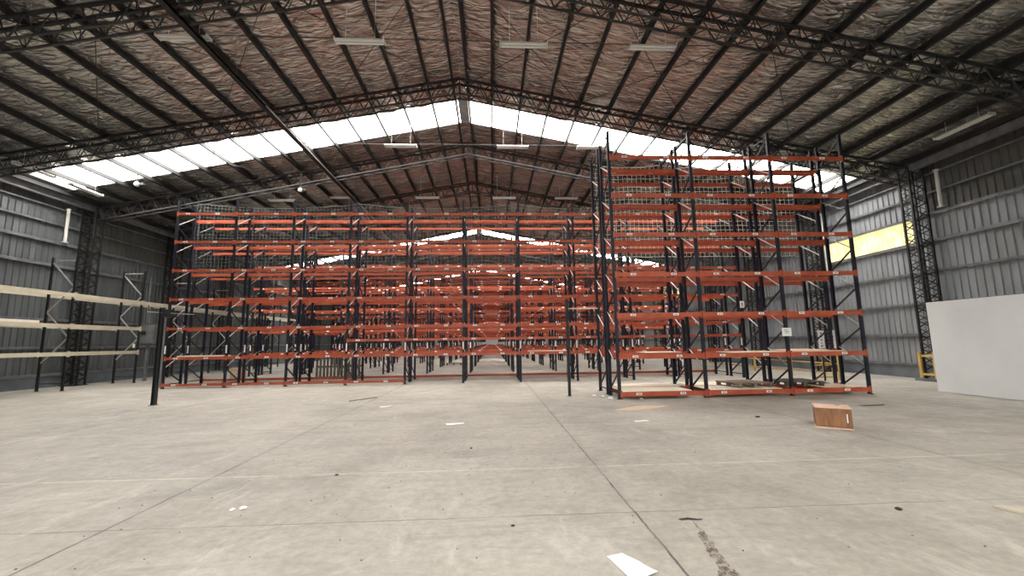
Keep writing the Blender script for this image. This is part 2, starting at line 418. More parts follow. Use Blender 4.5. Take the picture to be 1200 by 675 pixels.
for i, (p0, p1) in enumerate(YPAN):
    mb = MB(); y = p0
    while y < p1-1e-6:
        y2 = min(p1, y+.25)
        mb.quad((XR+.0, y2, 5.45), (XR, y, 5.45), (XR, y, 6.5), (XR, y2, 6.5))
        mb.box(XR-.02, XR, y+.1, y+.125, 5.45, 6.5)
        y = y2
    struct(mb.build('window_%d' % (wn+1+i), M['yellow_panel']))
# end walls
mb = MB(); mb.hexa([(XL, Y1, 0), (XR, Y1, 0), (XR, Y1+.2, 0), (XL, Y1+.2, 0), (XL, Y1, 12.6), (XR, Y1, 12.6), (XR, Y1+.2, 12.6), (XL, Y1+.2, 12.6)])
struct(mb.build('wall_back', M['wall']))
mb = MB()
mb.box(XL, RX-9, Y0-.2, Y0, 0, 12.6); mb.box(RX+9, XR, Y0-.2, Y0, 0, 12.6); mb.box(RX-9, RX+9, Y0-.2, Y0, 6, 12.6)
struct(mb.build('wall_front', M['wall']))

# ------------------------------------------------------------------ purlins
for s_ in (-1, 1):
    sd = 'left' if s_ < 0 else 'right'
    for k in range(16):
        d = .25 if k == 0 else .05+1.19*k
        x = RX+s_*d; z0 = RZ(x)+.0; wd = .07; mb = MB()
        if k == 13 and s_ > 0: wd = .16
        a = Vector((s_*1, 0, -SL)).normalized()*wd; z1 = z0+.17
        mb.box(x-.006, x+.006, Y0+.05, Y1-.05, z0, z1)
        for zz in (z0, z1-.012):
            mb.hexa([(x, Y0+.05, zz), (x+a.x, Y0+.05, zz+a.z), (x+a.x, Y1-.05, zz+a.z), (x, Y1-.05, zz),
                     (x, Y0+.05, zz+.012), (x+a.x, Y0+.05, zz+a.z+.012), (x+a.x, Y1-.05, zz+a.z+.012), (x, Y1-.05, zz+.012)])
        mb.box(*sorted((x+a.x-s_*.006, x+a.x+s_*.006)), Y0+.05, Y1-.05, z0+a.z, z0+a.z+.05)
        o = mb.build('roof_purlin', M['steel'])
        lb = ('dark steel purlin right beside the roof ridge on the %s slope' % sd) if k == 0 else 'dark steel purlin under the %s roof slope, %s out from the ridge' % (sd, ORD[k])
        tag(o, lb, 'purlin', 'purlins under the roof')

# ------------------------------------------------------------------ box trusses and lattice columns
def lacing(mb, A, B, C, D, n, r, mi=0):        # zigzag between line A-B and line C-D
    A, B, C, D = map(Vector, (A, B, C, D))
    for i in range(n):
        p = A.lerp(B, i/n); q = C.lerp(D, (i+.5)/n); p2 = A.lerp(B, (i+1)/n)
        mb.bar(p, q, r, r, (.1, .3, 1)); mb.bar(q, p2, r, r, (.1, .3, 1))
TD, TW = .66, .36
def truss_meshes():
    top, bot, lac = MB(), MB(), MB()
    for s_ in (-1, 1):
        e = RX+s_*18.1
        P = lambda x, y, dz: Vector((x-RX, y, RZ(x)+dz))
        for y in (-TW/2, TW/2):
            yy = 1 if y < 0 else -1
            top.bar(P(RX, y, -.035), P(e, y, -.035), .08, .07)
            bot.bar(P(RX, y, -TD), P(e, y, -TD), .055, .05)
            lacing(lac, P(RX+s_*.15, y, -.04), P(e, y, -.04), P(RX+s_*.15, y, -TD+.02), P(e, y, -TD+.02), 28, .030)
        lacing(lac, P(RX, -TW/2, -.03), P(e, -TW/2, -.03), P(RX, TW/2, -.03), P(e, TW/2, -.03), 28, .030)
        lacing(lac, P(RX, -TW/2, -TD), P(e, -TW/2, -TD), P(RX, TW/2, -TD), P(e, TW/2, -TD), 28, .018)
    for y in (-TW/2, TW/2): lac.bar((0, y, RZ(RX)), (0, y, RZ(RX)-TD), .09, .05)
    return top.mesh('top_chord', M['steel']), bot.mesh('bottom_chord', M['girt_dark']), lac.mesh('lacing', M['steel'])
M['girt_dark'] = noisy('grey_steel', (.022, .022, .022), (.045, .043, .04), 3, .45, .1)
tm = truss_meshes()
def column_mesh(side):
    mb = MB(); w_, d_, H = .60, .40, RZ(XR)-.1
    x0 = (XR-.24-w_) if side > 0 else (XL+.22)
    x1 = x0+w_; c = (x0+x1)/2
    x0 -= c; x1 -= c
    for x in (x0, x1):
        for y in (-d_/2, d_/2):
            mb.bar((x, y, .02), (x, y, H+.15), .07, .07)
    lc = MB(); n = 15
    for (xa, ya, xb, yb) in ((x0, -d_/2, x1, -d_/2), (x0, d_/2, x1, d_/2), (x0, -d_/2, x0, d_/2), (x1, -d_/2, x1, d_/2)):
        lacing(lc, (xa, ya, .1), (xa, ya, H), (xb, yb, .1), (xb, yb, H), n, .03)
    ft = MB(); ft.box(x0-.06, x1+.06, -d_/2-.12, d_/2+.12, 0, .03)
    return mb.mesh('chord', M['steel']), lc.mesh('lacing', M['steel']), ft.mesh('base_plate', M['steel']), c
cmR, cmL = column_mesh(1), column_mesh(-1)
def where(i, n=4):
    if i == 3: return 'nearest the camera, crossing above the open floor'
    return None
order = 0
for i, y in enumerate(TY):
    if y < 3: lb = 'behind'
    if y < 3:
        t = thing('roof_truss', 'dark lattice roof truss over the entrance end, %s from the front wall' % ORD[i], 'roof truss', (RX, y-TW/2, 0), 0, 'lattice roof trusses')
    elif y < 5.5:
        t = thing('roof_truss', 'dark lattice roof truss directly above the camera', 'roof truss', (RX, y-TW/2, 0), 0, 'lattice roof trusses')
    else:
        t = thing('roof_truss', ['dark lattice roof truss cut off by the top edge of the picture',
            'dark lattice roof truss just in front of the bright roof strip',
            'dark lattice roof truss just behind the bright roof strip, over the racks'][order] if order < 3 else
            'dark lattice roof truss over the racks, %s behind the bright roof strip' % ORD[order-2], 'roof truss', (RX, y-TW/2, 0), 0, 'lattice roof trusses')
        order += 1
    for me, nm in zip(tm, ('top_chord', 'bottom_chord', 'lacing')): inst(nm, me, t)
    for cm, sd in ((cmL, 'left'), (cmR, 'right')):
        if y < 3: lb = 'dark lattice column on the %s wall near the entrance, %s from the front wall' % (sd, ORD[i])
        else: lb = 'dark lattice steel column on the %s wall, %s along from the camera' % (sd, ORD[i-3])
        c = thing('lattice_column', lb, 'column', (cm[3], y-.38, 0), 0, 'lattice wall columns')
        inst('chord', cm[0], c); inst('lacing', cm[1], c); inst('base_plate', cm[2], c)

# roof cross-brace rods
def rodpos(x, y): return (x, y, RZ(x)-.02)
rods = []
for s_ in (-1, 1):
    for d0, d1 in ((.5, 4.8), (4.8, 9.1), (9.1, 13.4)):
        for b in (0, 1): 
            for ya in (10.3, 15.6):
                rods.append((RX+s_*(d0 if b else d1), RX+s_*(d1 if b else d0), ya, s_, b, d0))
for (xa, xb, ya, s_, b, d0) in rods:
    mb = MB(); p, q = Vector(rodpos(xa, ya)), Vector(rodpos(xb, ya+5.0)); p.z -= .05*b; q.z -= .05*b; mb.tube(p, q, .011, 5)
    sd = 'left' if s_ < 0 else 'right'; pl = {.5: 'beside the ridge', 4.8: 'midway down the slope', 9.1: 'low down the slope'}[d0]
    tag(mb.build('brace_rod', M['steel']), 'thin roof rod, %s slope %s, %s strip, rising %s' % (sd, pl, 'before' if ya < 12 else 'past', 'rearward' if (b == 0) else 'forward'), 'brace rod', 'thin crossed rods under the roof')

# long dark service beam with a bright conduit along the left slope
t = thing('service_beam', 'long dark cable duct with a silver conduit running back under the left slope', 'cable duct', (-8.0, 0, 0))
mb = MB(); mb.box(-.09, .09, 2, 60, 10.05, 10.11); mb.box(-.09, -.078, 2, 60, 10.05, 10.17); mb.box(.078, .09, 2, 60, 10.05, 10.17); mb.build('duct', M['steel'], t)
mb = MB(); mb.tube((.12, 14, 10.07), (.12, 60, 10.07), .018, 6); mb.build('conduit', M['galv'], t)
for y in [4.9+5.3*k-.18 for k in range(11)]: mb = MB(); mb.bar((0, y, 10.1), (0, y, RZ(-8)-TD+.02), .03, .03); mb.build('hanger', M['steel'], t)

# ------------------------------------------------------------------ lamps
def fixture(label, loc, rz=0, L_=1.38, drop=None, grp='tube lamps under the roof'):
    t = thing('tube_lamp', label, 'lamp', loc, rz, grp)
    mb = MB(); h = L_/2
    mb.hexa([(-h, -.13, 0), (h, -.13, 0), (h, .13, 0), (-h, .13, 0), (-h, -.05, .07), (h, -.05, .07), (h, .05, .07), (-h, .05, .07)])
    for x in (-h-.012, h): mb.box(x, x+.012, -.13, .13, -.03, .07)
    mb.build('housing', M['lamp'], t)
    for y in (-.065, .065):
        mb = MB(); mb.tube((-h+.02, y, -.022), (h-.02, y, -.022), .017, 8); mb.build('tube', M['tube'], t)
    if drop:
        for x in (-h*.6, h*.6): mb = MB(); mb.tube((x, 0, .07), (x, 0, drop(loc[0]+x)-loc[2]+.02), .006, 4); mb.build('hanger', M['galv'], t)
    return t
rows = [(11.08, 10.35, [(-8.63, 'leftmost'), (-3.73, 'second from left'), (1.0, 'just right of the ridge'), (4.85, 'rightmost')], 'in the nearest row of lamps'),
        (17.5, 10.35, [(-3.95, 'left of the ridge'), (1.0, 'just right of the ridge'), (4.6, 'rightmost')], 'in the row under the bright strip'),
        (24.1, 10.35, [(-12.3, 'leftmost'), (-8.8, 'second from left'), (-3.8, 'left of the ridge'), (.8, 'right of the ridge'), (4.6, 'rightmost')], 'in the lamp row above the front racks'),
        (36.0, 10.2, [(-8.8, 'far left'), (-4.5, 'left of the ridge'), (-.4, 'at the ridge'), (4.2, 'right of the ridge')], 'in the lamp row far down the hall')]
rn = ['nearest', 'second', 'third', 'farthest']
for ri, (y, z, xs, nm) in enumerate(rows):
    for x, w_ in xs:
        dr = (lambda X_: RZ(X_)) if RZ(x) > z+.35 else None
        fixture('pale twin tube lamp, %s %s' % (w_, nm), (x, y, z) if RZ(x) > z+.1 else (x*.92, 22.2, 9.5), 0, 1.38, dr or (lambda X_: RZ(X_)-.02))
    xa = {0: -11.0, 1: -11.0}.get(ri, -13.3); xb = {0: 10.0, 1: 9.5}.get(ri, 8.0)
    lim = (12.0-z-.1)/SL; xa = max(xa, RX-lim); xb = min(xb, RX+lim)
    mb = MB(); mb.tube((xa, y, z+.10), (xb, y, z+.10), .014, 5)
    tag(mb.build('lamp_cable', M['steel']), 'dark level cable rail carrying the %s row of tube lamps' % rn[ri], 'cable', 'cable rails of the lamps')
fixture('long tube lamp set front to back under the left eave, nearer one', (-17.2, 15.75, 8.40), PI/2, 1.3, lambda X_: RZ(-17.2)+.1)
fixture('long tube lamp set front to back under the left eave, farther one', (-17.2, 17.75, 8.36), PI/2, 1.3, lambda X_: RZ(-17.2)+.25)
fixture('long tube lamp set front to back under the right eave', (15.5, 12.05, 8.48), PI/2, 1.6, lambda X_: RZ(15.5)+.1)
# round floodlight bulbs near the left of the far side of the strip
def bulb(label, loc):
    t = thing('floodlight', label, 'lamp', loc)
    mb = MB()
    for k in range(6):
        a0, a1 = PI*k/6, PI*(k+1)/6
        mb.tube((0, 0, -.11*math.cos(a0)), (0, 0, -.11*math.cos(a1)), max(.001, .11*math.sin(a0)), 12, r2=max(.001, .11*math.sin(a1)), cap=False)
    mb.build('globe', M['tube'], t, True)
    mb = MB(); mb.tube((0, 0, .09), (0, 0, .9), .025, 8); mb.box(.12, .3, -.05, .05, -.05, .05); mb.box(.02, .12, -.015, .015, -.015, .015); mb.build('bracket', M['steel'], t)
bulb('round white globe lamp on the truss at the left of the racks', (-9.45, 20.2, 9.35))
bulb('small white globe lamp behind the left end of the bright roof strip', (-15.8, 18.5, 8.95))

# short white pipes beside the columns
def pipe(label, x, y, z0, z1):
    mb = MB(); mb.tube((x, y, z0), (x, y, z1), .06, 10); mb.tube((x, y, z1-.06), (x, y, z1), .09, 10)
    mb.box(x-.08, x+.08, y-.09, y+.09, z0, z0+.04)
    tag(mb.build('downpipe', M['lamp']), label, 'pipe', 'short pale pipes on the side walls')
pipe('pale pipe on the left wall beside the second visible lattice column', XL+.25, 19.6, 6.55, 8.15)
pipe('pale pipe high on the right wall in front of the nearest column', XR-.25, 14.5, 6.6, 8.1)
pipe('tall pale pipe on the right wall behind the tall racks', XR-.25, 20.1, 4.6, 8.1)

# ------------------------------------------------------------------ pallet racking
LV = [.14, 1.22, 2.45, 3.68, 4.92, 6.17, 7.42]
def frame_meshes(depth, H):
    a, bl = MB(), []
    for y in (0, depth):
        s_ = 1 if y == 0 else -1
        yy = y
        a.box(-.045, .045, *sorted((yy, yy+s_*.008)), 0, H)
        a.box(-.045, -.037, *sorted((yy, yy+s_*.07)), 0, H); a.box(.037, .045, *sorted((yy, yy+s_*.07)), 0, H)
        a.box(-.07, .07, *sorted((yy-s_*.03, yy+s_*.10)), 0, .012)
    z = .2
    a.bar((0, .03, .16), (0, depth-.03, .16), .035, .035); a.bar((0, .03, H-.12), (0, depth-.03, H-.12), .035, .035)
    while z+.6 < H-.15:
        a.bar((0, depth-.03, z), (0, .03, z+.6), .035, .042)
        if z+1.2 < H-.1:
            b = MB(); b.bar((0, .03, z+.62), (0, depth-.03, z+1.21), .022, .03); bl.append(b.mesh('diagonal_brace', M['galv']))
        z += 1.22
    return a.mesh('upright_frame', M['navy']), bl
def strip_mesh():
    mb = MB(); mb.box(-.03, .03, -.006, -.001, 1.42, 1.75); return mb.mesh('white_strip', M['sticker'])
def beam_mesh(L_, h, front, labels=False):
    """front beam: outer face towards -y, z measured at beam centre"""
    mb = MB(); s_ = -1 if front else 1
    y0, y1 = sorted((s_*.045, 0))
    x0, x1 = .05, L_-.05
    mb.box(x0, x1, y0, y1, -h/2, h/2-.025); mb.box(x0, x1, *sorted((s_*.045, s_*.018)), h/2-.025, h/2)
    for x in (-.035+.0, L_-.035):
        pass
    for x0_, x1_ in ((.012, .06), (L_-.06, L_-.012)):
        mb.box(x0_, x1_, *sorted((s_*.052, s_*.004)), -h/2-.04, h/2+.04)
    if labels:
        for fx in (.2, .72): mb.box(L_*fx-.07, L_*fx+.07, -.050, -.046, -.02, .045, mi=1)
    return mb.mesh('beam', [M['orange'], M['sticker']])
def sticker_mesh():
    mb = MB(); mb.box(-.085, .085, -.049, -.0455, -.025, .04)
    for x in (-.04, -.01, .03): mb.box(x, x+.018, -.0500, -.0492, -.012, .025, mi=1)
    return mb.mesh('label_sticker', [M['sticker'], M['ink']])
STK = sticker_mesh(); STRIP = strip_mesh()
def run(label, grp, xs, Y, depth, H, h, front, rear, detail=2, wd='pallet_rack'):
    """front/rear: list of (bay, z). detail 2: stickers as sub-parts, 1: beams as parts, 0: one mesh"""
    t = thing(wd, label, 'pallet rack', (xs[0], Y, 0), 0, grp)
    fr, br = frame_meshes(depth, H)
    for x in xs:
        f = inst('upright_frame', fr, t, (x-xs[0], 0, 0))
        for b_ in br: inst('diagonal_brace', b_, f)
        if len(xs) > 5: inst('white_strip', STRIP, f)
    cache = {}
    def bm_(L_, fnt, lab):
        k = (round(L_, 3), fnt, lab)
        if k not in cache: cache[k] = beam_mesh(L_, h, fnt, lab)
        return cache[k]
    allb = [(b, z, True) for b, z in front]+[(b, z, False) for b, z in sorted(rear, key=lambda q: -q[1])]
    parts, rest = (allb, []) if len(allb) <= 100 else (allb[:100], allb[100:])
    for b, z, fnt in parts:
        L_ = xs[b+1]-xs[b]; o = inst('beam', bm_(L_, fnt, detail == 1), t, (xs[b]-xs[0], 0 if fnt else depth, z))
        if fnt and detail == 2:
            for fx in (.2, .70): inst('label_sticker', STK, o, (L_*(fx+random.uniform(-.02, .02)), 0, 0))
    if rest:
        mb = MB()
        for b, z, fnt in rest:
            me = bm_(xs[b+1]-xs[b], fnt, False); i = len(mb.v); off = Vector((xs[b]-xs[0], 0 if fnt else depth, z))
            mb.v += [tuple(v.co+off) for v in me.vertices]
            for p in me.polygons: mb.f.append(tuple(i+q for q in p.vertices)); mb.m.append(0)
        o = mb.build('beam', M['orange'], t); o['kind'] = 'stuff'
    return t
XA = [-13.58+2.468*i for i in range(11)]; NB = 10
bays = range(NB)
up6 = [(b, z) for z in LV[1:] for b in bays]
# front double row
run('front row of orange and navy pallet racking facing the open floor', 'long double rows of racking', XA, 18.05, 1.05, 8.05, .105,
    up6+[(b, .14) for b in range(4)]+[(b, 1.87) for b in range(3, 10)], up6)
run('orange and navy pallet racking backed against the front row', 'long double rows of racking', XA, 19.35, 1.05, 8.05, .105, up6, up6+[(b, .14) for b in bays])
# tall rack at right
XC = [3.72, 6.33, 8.95, 11.37]
c6 = [(b, z) for z in LV[1:] for b in range(3)]
run('tall pallet rack standing forward at right, three bays, pale decking below', 'tall racks at right', XC, 12.2, 1.0, 8.3, .13, c6+[(b, .14) for b in range(3)], c6+[(b, .14) for b in range(3)])
run('tall pallet rack backed against the forward right rack, nearer the wall end', 'tall racks at right', XC, 13.42, 1.0, 8.3, .13, c6+[(b, .14) for b in range(3)], c6[:])
# deeper double rows
for k in (1, 2):
    for j in (0, 1):
        miss = set()
        r_ = random.Random(k*3+j)
        lab = '%s double row of orange racking back from the open floor, its %s half' % (ORD[k], 'near' if j == 0 else 'far')
        f_ = [q for q in up6 if r_.random() > .10]; g_ = [q for q in up6 if r_.random() > .10]
        run(lab, 'long double rows of racking', XA, 18.05+6.12*k+1.3*j, 1.05, 8.05, .105, f_, g_, 1)
# far rows: one mesh per run
def far_mesh():
    mb = MB(); fr, br = frame_meshes(1.05, 8.05)
    def add(me, off, mi):
        i = len(mb.v); mb.v.extend([tuple(v.co+off) for v in me.vertices])
        for p in me.polygons: mb.f.append(tuple(i+q for q in p.vertices)); mb.m.append(mi if mi >= 0 else (1 if p.material_index == 0 else 3))
    bf, bb = beam_mesh(2.468, .10, True, True), beam_mesh(2.468, .10, False)
    for x in XA:
        o = Vector((x-XA[0], 0, 0)); add(fr, o, 0); add(STRIP, o, 3)
        for b_ in br: add(b_, o, 2)
    for b, z in up6:
        add(bf, Vector((XA[b]-XA[0], 0, z)), -1); add(bb, Vector((XA[b]-XA[0], 1.05, z)), 1)
    return mb.mesh('pallet_rack', [M['navy'], M['orange'], M['galv'], M['sticker']])
fm = far_mesh()
for k in range(3, 11):
    for j in (0, 1):
        o = inst('pallet_rack', fm, None, (XA[0], 18.05+6.12*k+1.3*j, 0))
        tag(o, '%s double row of orange racking back from the open floor, its %s half' % (ORD[k], 'near' if j == 0 else 'far'), 'pallet rack', 'long double rows of racking')

# ------------------------------------------------------------------ nets behind the racks
def net(label, x0, x1, y, z0, z1, cell, r, sag, posts):
    mb = MB(); nx = round((x1-x0)/cell); nz = round((z1-z0)/cell); rnd = random.Random(3)
    def P(i, j):
        x = x0+(x1-x0)*i/nx; u = j/nz
        pi_ = max([p for p in posts if p <= x+1e-6] or [x0]); pn = min([p for p in posts if p > x+1e-6] or [x1])
        f = 0 if pn == pi_ else (x-pi_)/(pn-pi_)
        s = sag*(math.sin(PI*f))*(u**3)
        return Vector((x+.03*noise.noise(Vector((x, u*3, 1))), y+.02*noise.noise(Vector((x*.7, u*4, 5))), z0+(z1-z0)*u-s+.03*noise.noise(Vector((x*1.5, u*2, 9)))))
    G = [[P(i, j) for j in range(nz+1)] for i in range(nx+1)]
    for i in range(nx+1):
        for j in range(nz):
            mb.tube(G[i][j], G[i][j+1], r, 3, cap=False)
    for j in range(nz+1):
        for i in range(nx):
            mb.tube(G[i][j], G[i+1][j], r*(2 if j == nz else 1), 3, cap=False)
    tag(mb.build('safety_net', M['net2'] if len(posts) == 5 else M['net']), label, 'net')
net('pale square mesh safety net hung behind the tall right racks', XC[0], XC[-1], 14.49, 4.7, 8.2, .17, .010, .1, XC)
net('grey safety net hung along the top of the long front racks', XA[0], XA[-1], 19.178, 4.7, 8.27, .16, .0075, .22, [XA[0], XA[3], XA[6], XA[8], XA[-1]])

# ------------------------------------------------------------------ decks, boards, pallets on the right rack
def board(name, label, x0, x1, y0, y1, z, th, m_, cat='board', grp=None, rz=0):
    cx, cy_ = (x0+x1)/2, (y0+y1)/2; mb = MB(); n = 6
    W, D = (x1-x0)/2, (y1-y0)/2
    mb.box(-W, W, -D, D, 0, th)
    o = mb.build(name, m_); o.location = (cx, cy_, z); o.rotation_euler.z = rz
    return tag(o, label, cat, grp)
zb = .205
board('deck_board', 'wide pale board on the floor-level beams at the left bay of the tall right rack', XC[0]+.08, XC[1]-.45, 12.22, 13.2, zb, .018, M['boardwhite'])
board('deck_board', 'pale board on the floor-level beams behind the left bay, partly hidden', XC[0]+.3, XC[1]-.2, 13.44, 14.4, zb, .018, M['boardwhite'])
board('deck_board', 'pale board under the grey pallet in the middle bay of the tall right rack', XC[1]+.1, XC[2]-.3, 12.22, 13.2, zb, .018, M['boardwhite'])
board('deck_board', 'pale board on floor-level beams at the back of the middle bay', XC[1]+.1, XC[2]-.1, 13.44, 14.4, zb, .018, M['boardwhite'])
board('deck_board', 'tan board on the floor-level beams at the right bay by the rack end', XC[2]+1.0, XC[3]-.25, 12.25, 13.18, zb, .018, M['ply'])
zl = 1.22+.065
board('shelf_board', 'pale board on the first shelf of the tall right rack, left one', XC[0]+1.3, XC[1]-.12, 13.45, 14.38, zl, .02, M['boardwhite'])
board('shelf_board', 'pale board on the first shelf of the tall right rack, middle bay', XC[1]+.9, XC[2]-.1, 12.22, 13.18, zl, .02, M['boardwhite'])
board('shelf_board', 'pinkish plywood on the first shelf of the right bay', XC[2]+.1, XC[2]+1.75, 12.24, 13.18, zl, .025, M['ply'])
board('shelf_board', 'tan plywood sheet at the outer end of the first shelf', XC[2]+.9, XC[3]-.15, 13.45, 14.40, zl, .03, M['crate_in'])
def pallet(label, loc, rz, m_, grp='wooden pallets'):
    t = thing('wooden_pallet', label, 'pallet', loc, rz, grp)
    for i in range(7):
        mb = MB(); y = -.5+i*.1667-.055; mb.box(-.6, .6, y, y+.11, .115, .137); mb.build('deck_slat', m_, t)
    for x in (-.53, 0, .53):
        mb = MB(); mb.box(x-.05, x+.05, -.52, .55, .093, .115)
        for y in (-.52, -.04, .44): mb.box(x-.05, x+.05, y, y+.1, .022, .093)
        mb.box(x-.05, x+.05, -.52, .55, 0, .022); mb.build('runner', m_, t)
    return t
pallet('light brown wooden pallet lying in the middle bay of the tall right rack', (7.95, 13.0, zb+.02), .12, M['pallet'])
pallet('dark weathered wooden pallet lying in the right bay of the tall right rack', (9.72, 13.15, zb+.02), -.08, M['pallet2'])
# upright pallets and cartons behind the front racks
def upright(label, x, y, rz, m_):
    t = pallet(label, (x, y, .6), rz, m_); t.rotation_euler = (PI/2-.12, PI/2, rz); t.location = (x, y, .61)
upright('brown pallet standing on edge behind the front racks, left one', -8.25, 21.6, 0, M['pallet2'])
upright('brown pallet standing on edge behind the front racks, right one', -7.15, 21.9, .1, M['pallet2'])
def carton(label, x, y, sx, sy_, sz, rz=0):
    t = thing('carton', label, 'box', (x, y, 0), rz)
    mb = MB(); mb.box(-sx/2, sx/2, -sy_/2, sy_/2, 0, sz); mb.build('body', M['card'], t)
    mb = MB()
    mb.hexa([(-sx/2, -sy_/2, sz), (sx/2, -sy_/2, sz), (sx/2, -.005, sz+.012), (-sx/2, -.005, sz+.012), (-sx/2, -sy_/2, sz+.006), (sx/2, -sy_/2, sz+.006), (sx/2, -.005, sz+.018), (-sx/2, -.005, sz+.018)])
    mb.hexa([(-sx/2, sy_/2, sz), (-sx/2, .005, sz+.012), (sx/2, .005, sz+.012), (sx/2, sy_/2, sz), (-sx/2, sy_/2, sz+.006), (-sx/2, .005, sz+.018), (sx/2, .005, sz+.018), (sx/2, sy_/2, sz+.006)])
    mb.build('flap', M['card'], t)
carton('brown carton on the floor behind the left end of the front racks', -12.7, 21.7, .5, .5, .62)
pallet('dark pallet lying flat in the aisle far behind the front racks', (-3.0, 33.2, 0), .1, M['pallet2'])
board('shelf_board', 'long pale plank lying on the first beam at the left end of the front racks', -13.2, -11.3, 18.2, 18.7, 1.28, .05, M['boardwhite'])
board('shelf_board', 'thin pinkish plank on the first beam right of the centre bay', 1.6, 3.4, 18.2, 18.9, 1.28, .03, M['crate_in'])

# ------------------------------------------------------------------ left wall shelf rack
def wallrack():
    t = thing('long_span_rack', 'cream-beamed black rack standing along the left wall', 'rack', (-18.4, 0, 0))
    W = .98; ys = [7.8, 11.2, 14.6, 18.0, 21.4, 24.8, 28.2, 31.6, 35.0, 38.4]
    H = 5.5
    for y in ys:
        mb = MB()
        for x in (0, W):
            mb.box(x-.035, x+.035, y-.04, y-.03, 0, H); mb.box(x-.035, x-.027, y-.04, y+.03, 0, H); mb.box(x+.027, x+.035, y-.04, y+.03, 0, H)
            mb.box(x-.06, x+.06, y-.06, y+.06, 0, .012)
        f = mb.build('upright_frame', M['black'], t)
        mb = MB(); mb.bar((0, y, H-.12), (W, y, H-.12), .04, .045); mb.build('cross_brace', M['galv'], f)
        mb = MB(); mb.bar((0, y, .3), (W, y, .3), .03, .03); mb.build('cross_brace', M['black'], f)
        z = H-.2; a = 0
        while z-1.05 > .2:
            mb = MB(); mb.bar((0 if a == 0 else W*.98, y, z), (W*.98 if a == 0 else 0, y, z-1.05), .04, .045); mb.build('diagonal_brace', M['galv'], f); z -= 1.05; a = 1-a
    def beams(z, j0, j1, h):
        for i in range(j0, j1):
            for x, s_ in ((W+.035, 1), (-.035, -1)):
                mb = MB(); mb.box(*sorted((x, x+s_*.05)), ys[i]+.01, ys[i+1]-.01, z-h/2, z+h/2)
                mb.box(*sorted((x, x+s_*.06)), ys[i]-.0, ys[i]+.06, z-h/2-.05, z+h/2+.04); mb.box(*sorted((x, x+s_*.06)), ys[i+1]-.06, ys[i+1], z-h/2-.05, z+h/2+.04)
                mb.build('beam', M['cream'], t)
    beams(3.9, 0, 9, .15); beams(2.62, 0, 4, .15); beams(1.48, 0, 4, .15)
    return t
wallrack()
board('shelf_board', 'short pale board lying on the middle cream beam near the left edge', -18.3, -17.5, 15.6, 16.9, 2.70, .10, M['boardwhite'])
# grey electrical cabinet
t = thing('electrical_cabinet', 'grey electrical cabinet on the left wall behind the leaning dark post', 'cabinet', (-17.75, 22.2, 1.9))
mb = MB(); mb.box(-.42, .42, 0, .3, 0, .95); mb.box(-.03, .03, .15, .3, -1.9, 0); mb.box(-.03, .03, .15, .3, .95, 1.9); mb.build('body', M['box_grey'], t)
mb = MB(); mb.box(-.38, .38, -.02, 0, .04, .91); mb.build('door', M['box_grey'], t)
mb = MB(); mb.box(-.2, .02, -.05, -.02, .45, .62); mb.build('switch', M['black'], t)
mb = MB(); mb.tube((-.1, .15, .95), (-.1, .15, 3.4), .03, 8); mb.build('conduit', M['box_grey'], t)
mb = MB(); mb.box(-.55, -.45, -.03, 0, -.2, .0); mb.build('tag', M['sticker'], t)

# ------------------------------------------------------------------ free-standing dark posts on the floor
def post(label, x, y, H, w_, kind):
    t = thing('steel_post', label, 'post', (x, y, 0))
    mb = MB(); mb.box(-w_/2, -w_/2+.012, -.06, .06, 0, H); mb.box(w_/2-.012, w_/2, -.06, .06, 0, H); mb.box(-w_/2, w_/2, -.008, .008, 0, H); mb.build('shaft', M['black'], t)
    mb = MB(); mb.box(-w_*.8, w_*.8, -.1, .1, 0, .012); mb.build('base_plate', M['black'], t)
    if kind == 0:
        mb = MB(); mb.tube((-.45, 0, H-.12), (.95, 0, H-.22), .012, 6); mb.build('arm', M['galv'], t)
        mb = MB(); mb.box(.05, .26, -.05, .05, H-.30, H-.06); mb.build('junction_box', M['black'], t)
        mb = MB(); mb.tube((.10, .02, .5), (.10, .02, H-.3), .025, 8); mb.build('sleeve', M['box_grey'], t)
    else:
        mb = MB(); mb.box(.05, 1.0, -.02, .02, H-.32, H-.29); mb.build('arm', M['lamp'], t)
post('dark steel post standing in front of the left end of the racks', -10.04, 13.1, 2.9, .10, 0)
post('slim dark green post standing in front of the front racks right of centre', 2.42, 13.2, 3.05, .075, 1)

# ------------------------------------------------------------------ right side: white board, guards, railing, signs
t = thing('white_board', 'huge plain white board standing on the floor at the right edge', 'board', (13.62, 9.6, 0), 0)
mb = MB(); mb.box(0, .06, -3.6, 2.70, .02, 2.74); mb.build('panel', M['white'], t)
for y in (-3.0, -1.0, 1.0, 2.3):
    mb = MB(); mb.bar((.08, y, 0.02), (.08, y, 2.6), .05, .05); mb.bar((.1, y, 1.8), (.85, y, .03), .04, .04); mb.bar((.08, y, .03), (.9, y, .03), .05, .04)
    mb.build('rear_prop', M['pallet'], t)
# yellow guard at column foot
gx, gy = cmR[3], 15.22
t = thing('column_guard', 'yellow timber guard around the foot of the nearest right lattice column', 'guard', (gx, gy, 0))
mb = MB()
for x in (-.36, .36):
    for y in (-.27, .27): mb = MB(); mb.box(x-.05, x+.05, y-.05, y+.05, 0, 1.08); mb.build('post', M['yellow'], t)
for z in (.25, .95):
    for q in ((-.31, .31, -.30, -.24), (-.31, .31, .24, .30), (-.39, -.33, -.22, .22)):
        mb = MB(); mb.box(*q, z-.04, z+.04); mb.build('rail', M['yellow'], t)
mb = MB(); mb.box(-.55, .40, -.45, -.33, 0, .10); mb.box(-.55, -.43, -.33, .40, 0, .10); mb.build('kerb', M['plinth'], t)
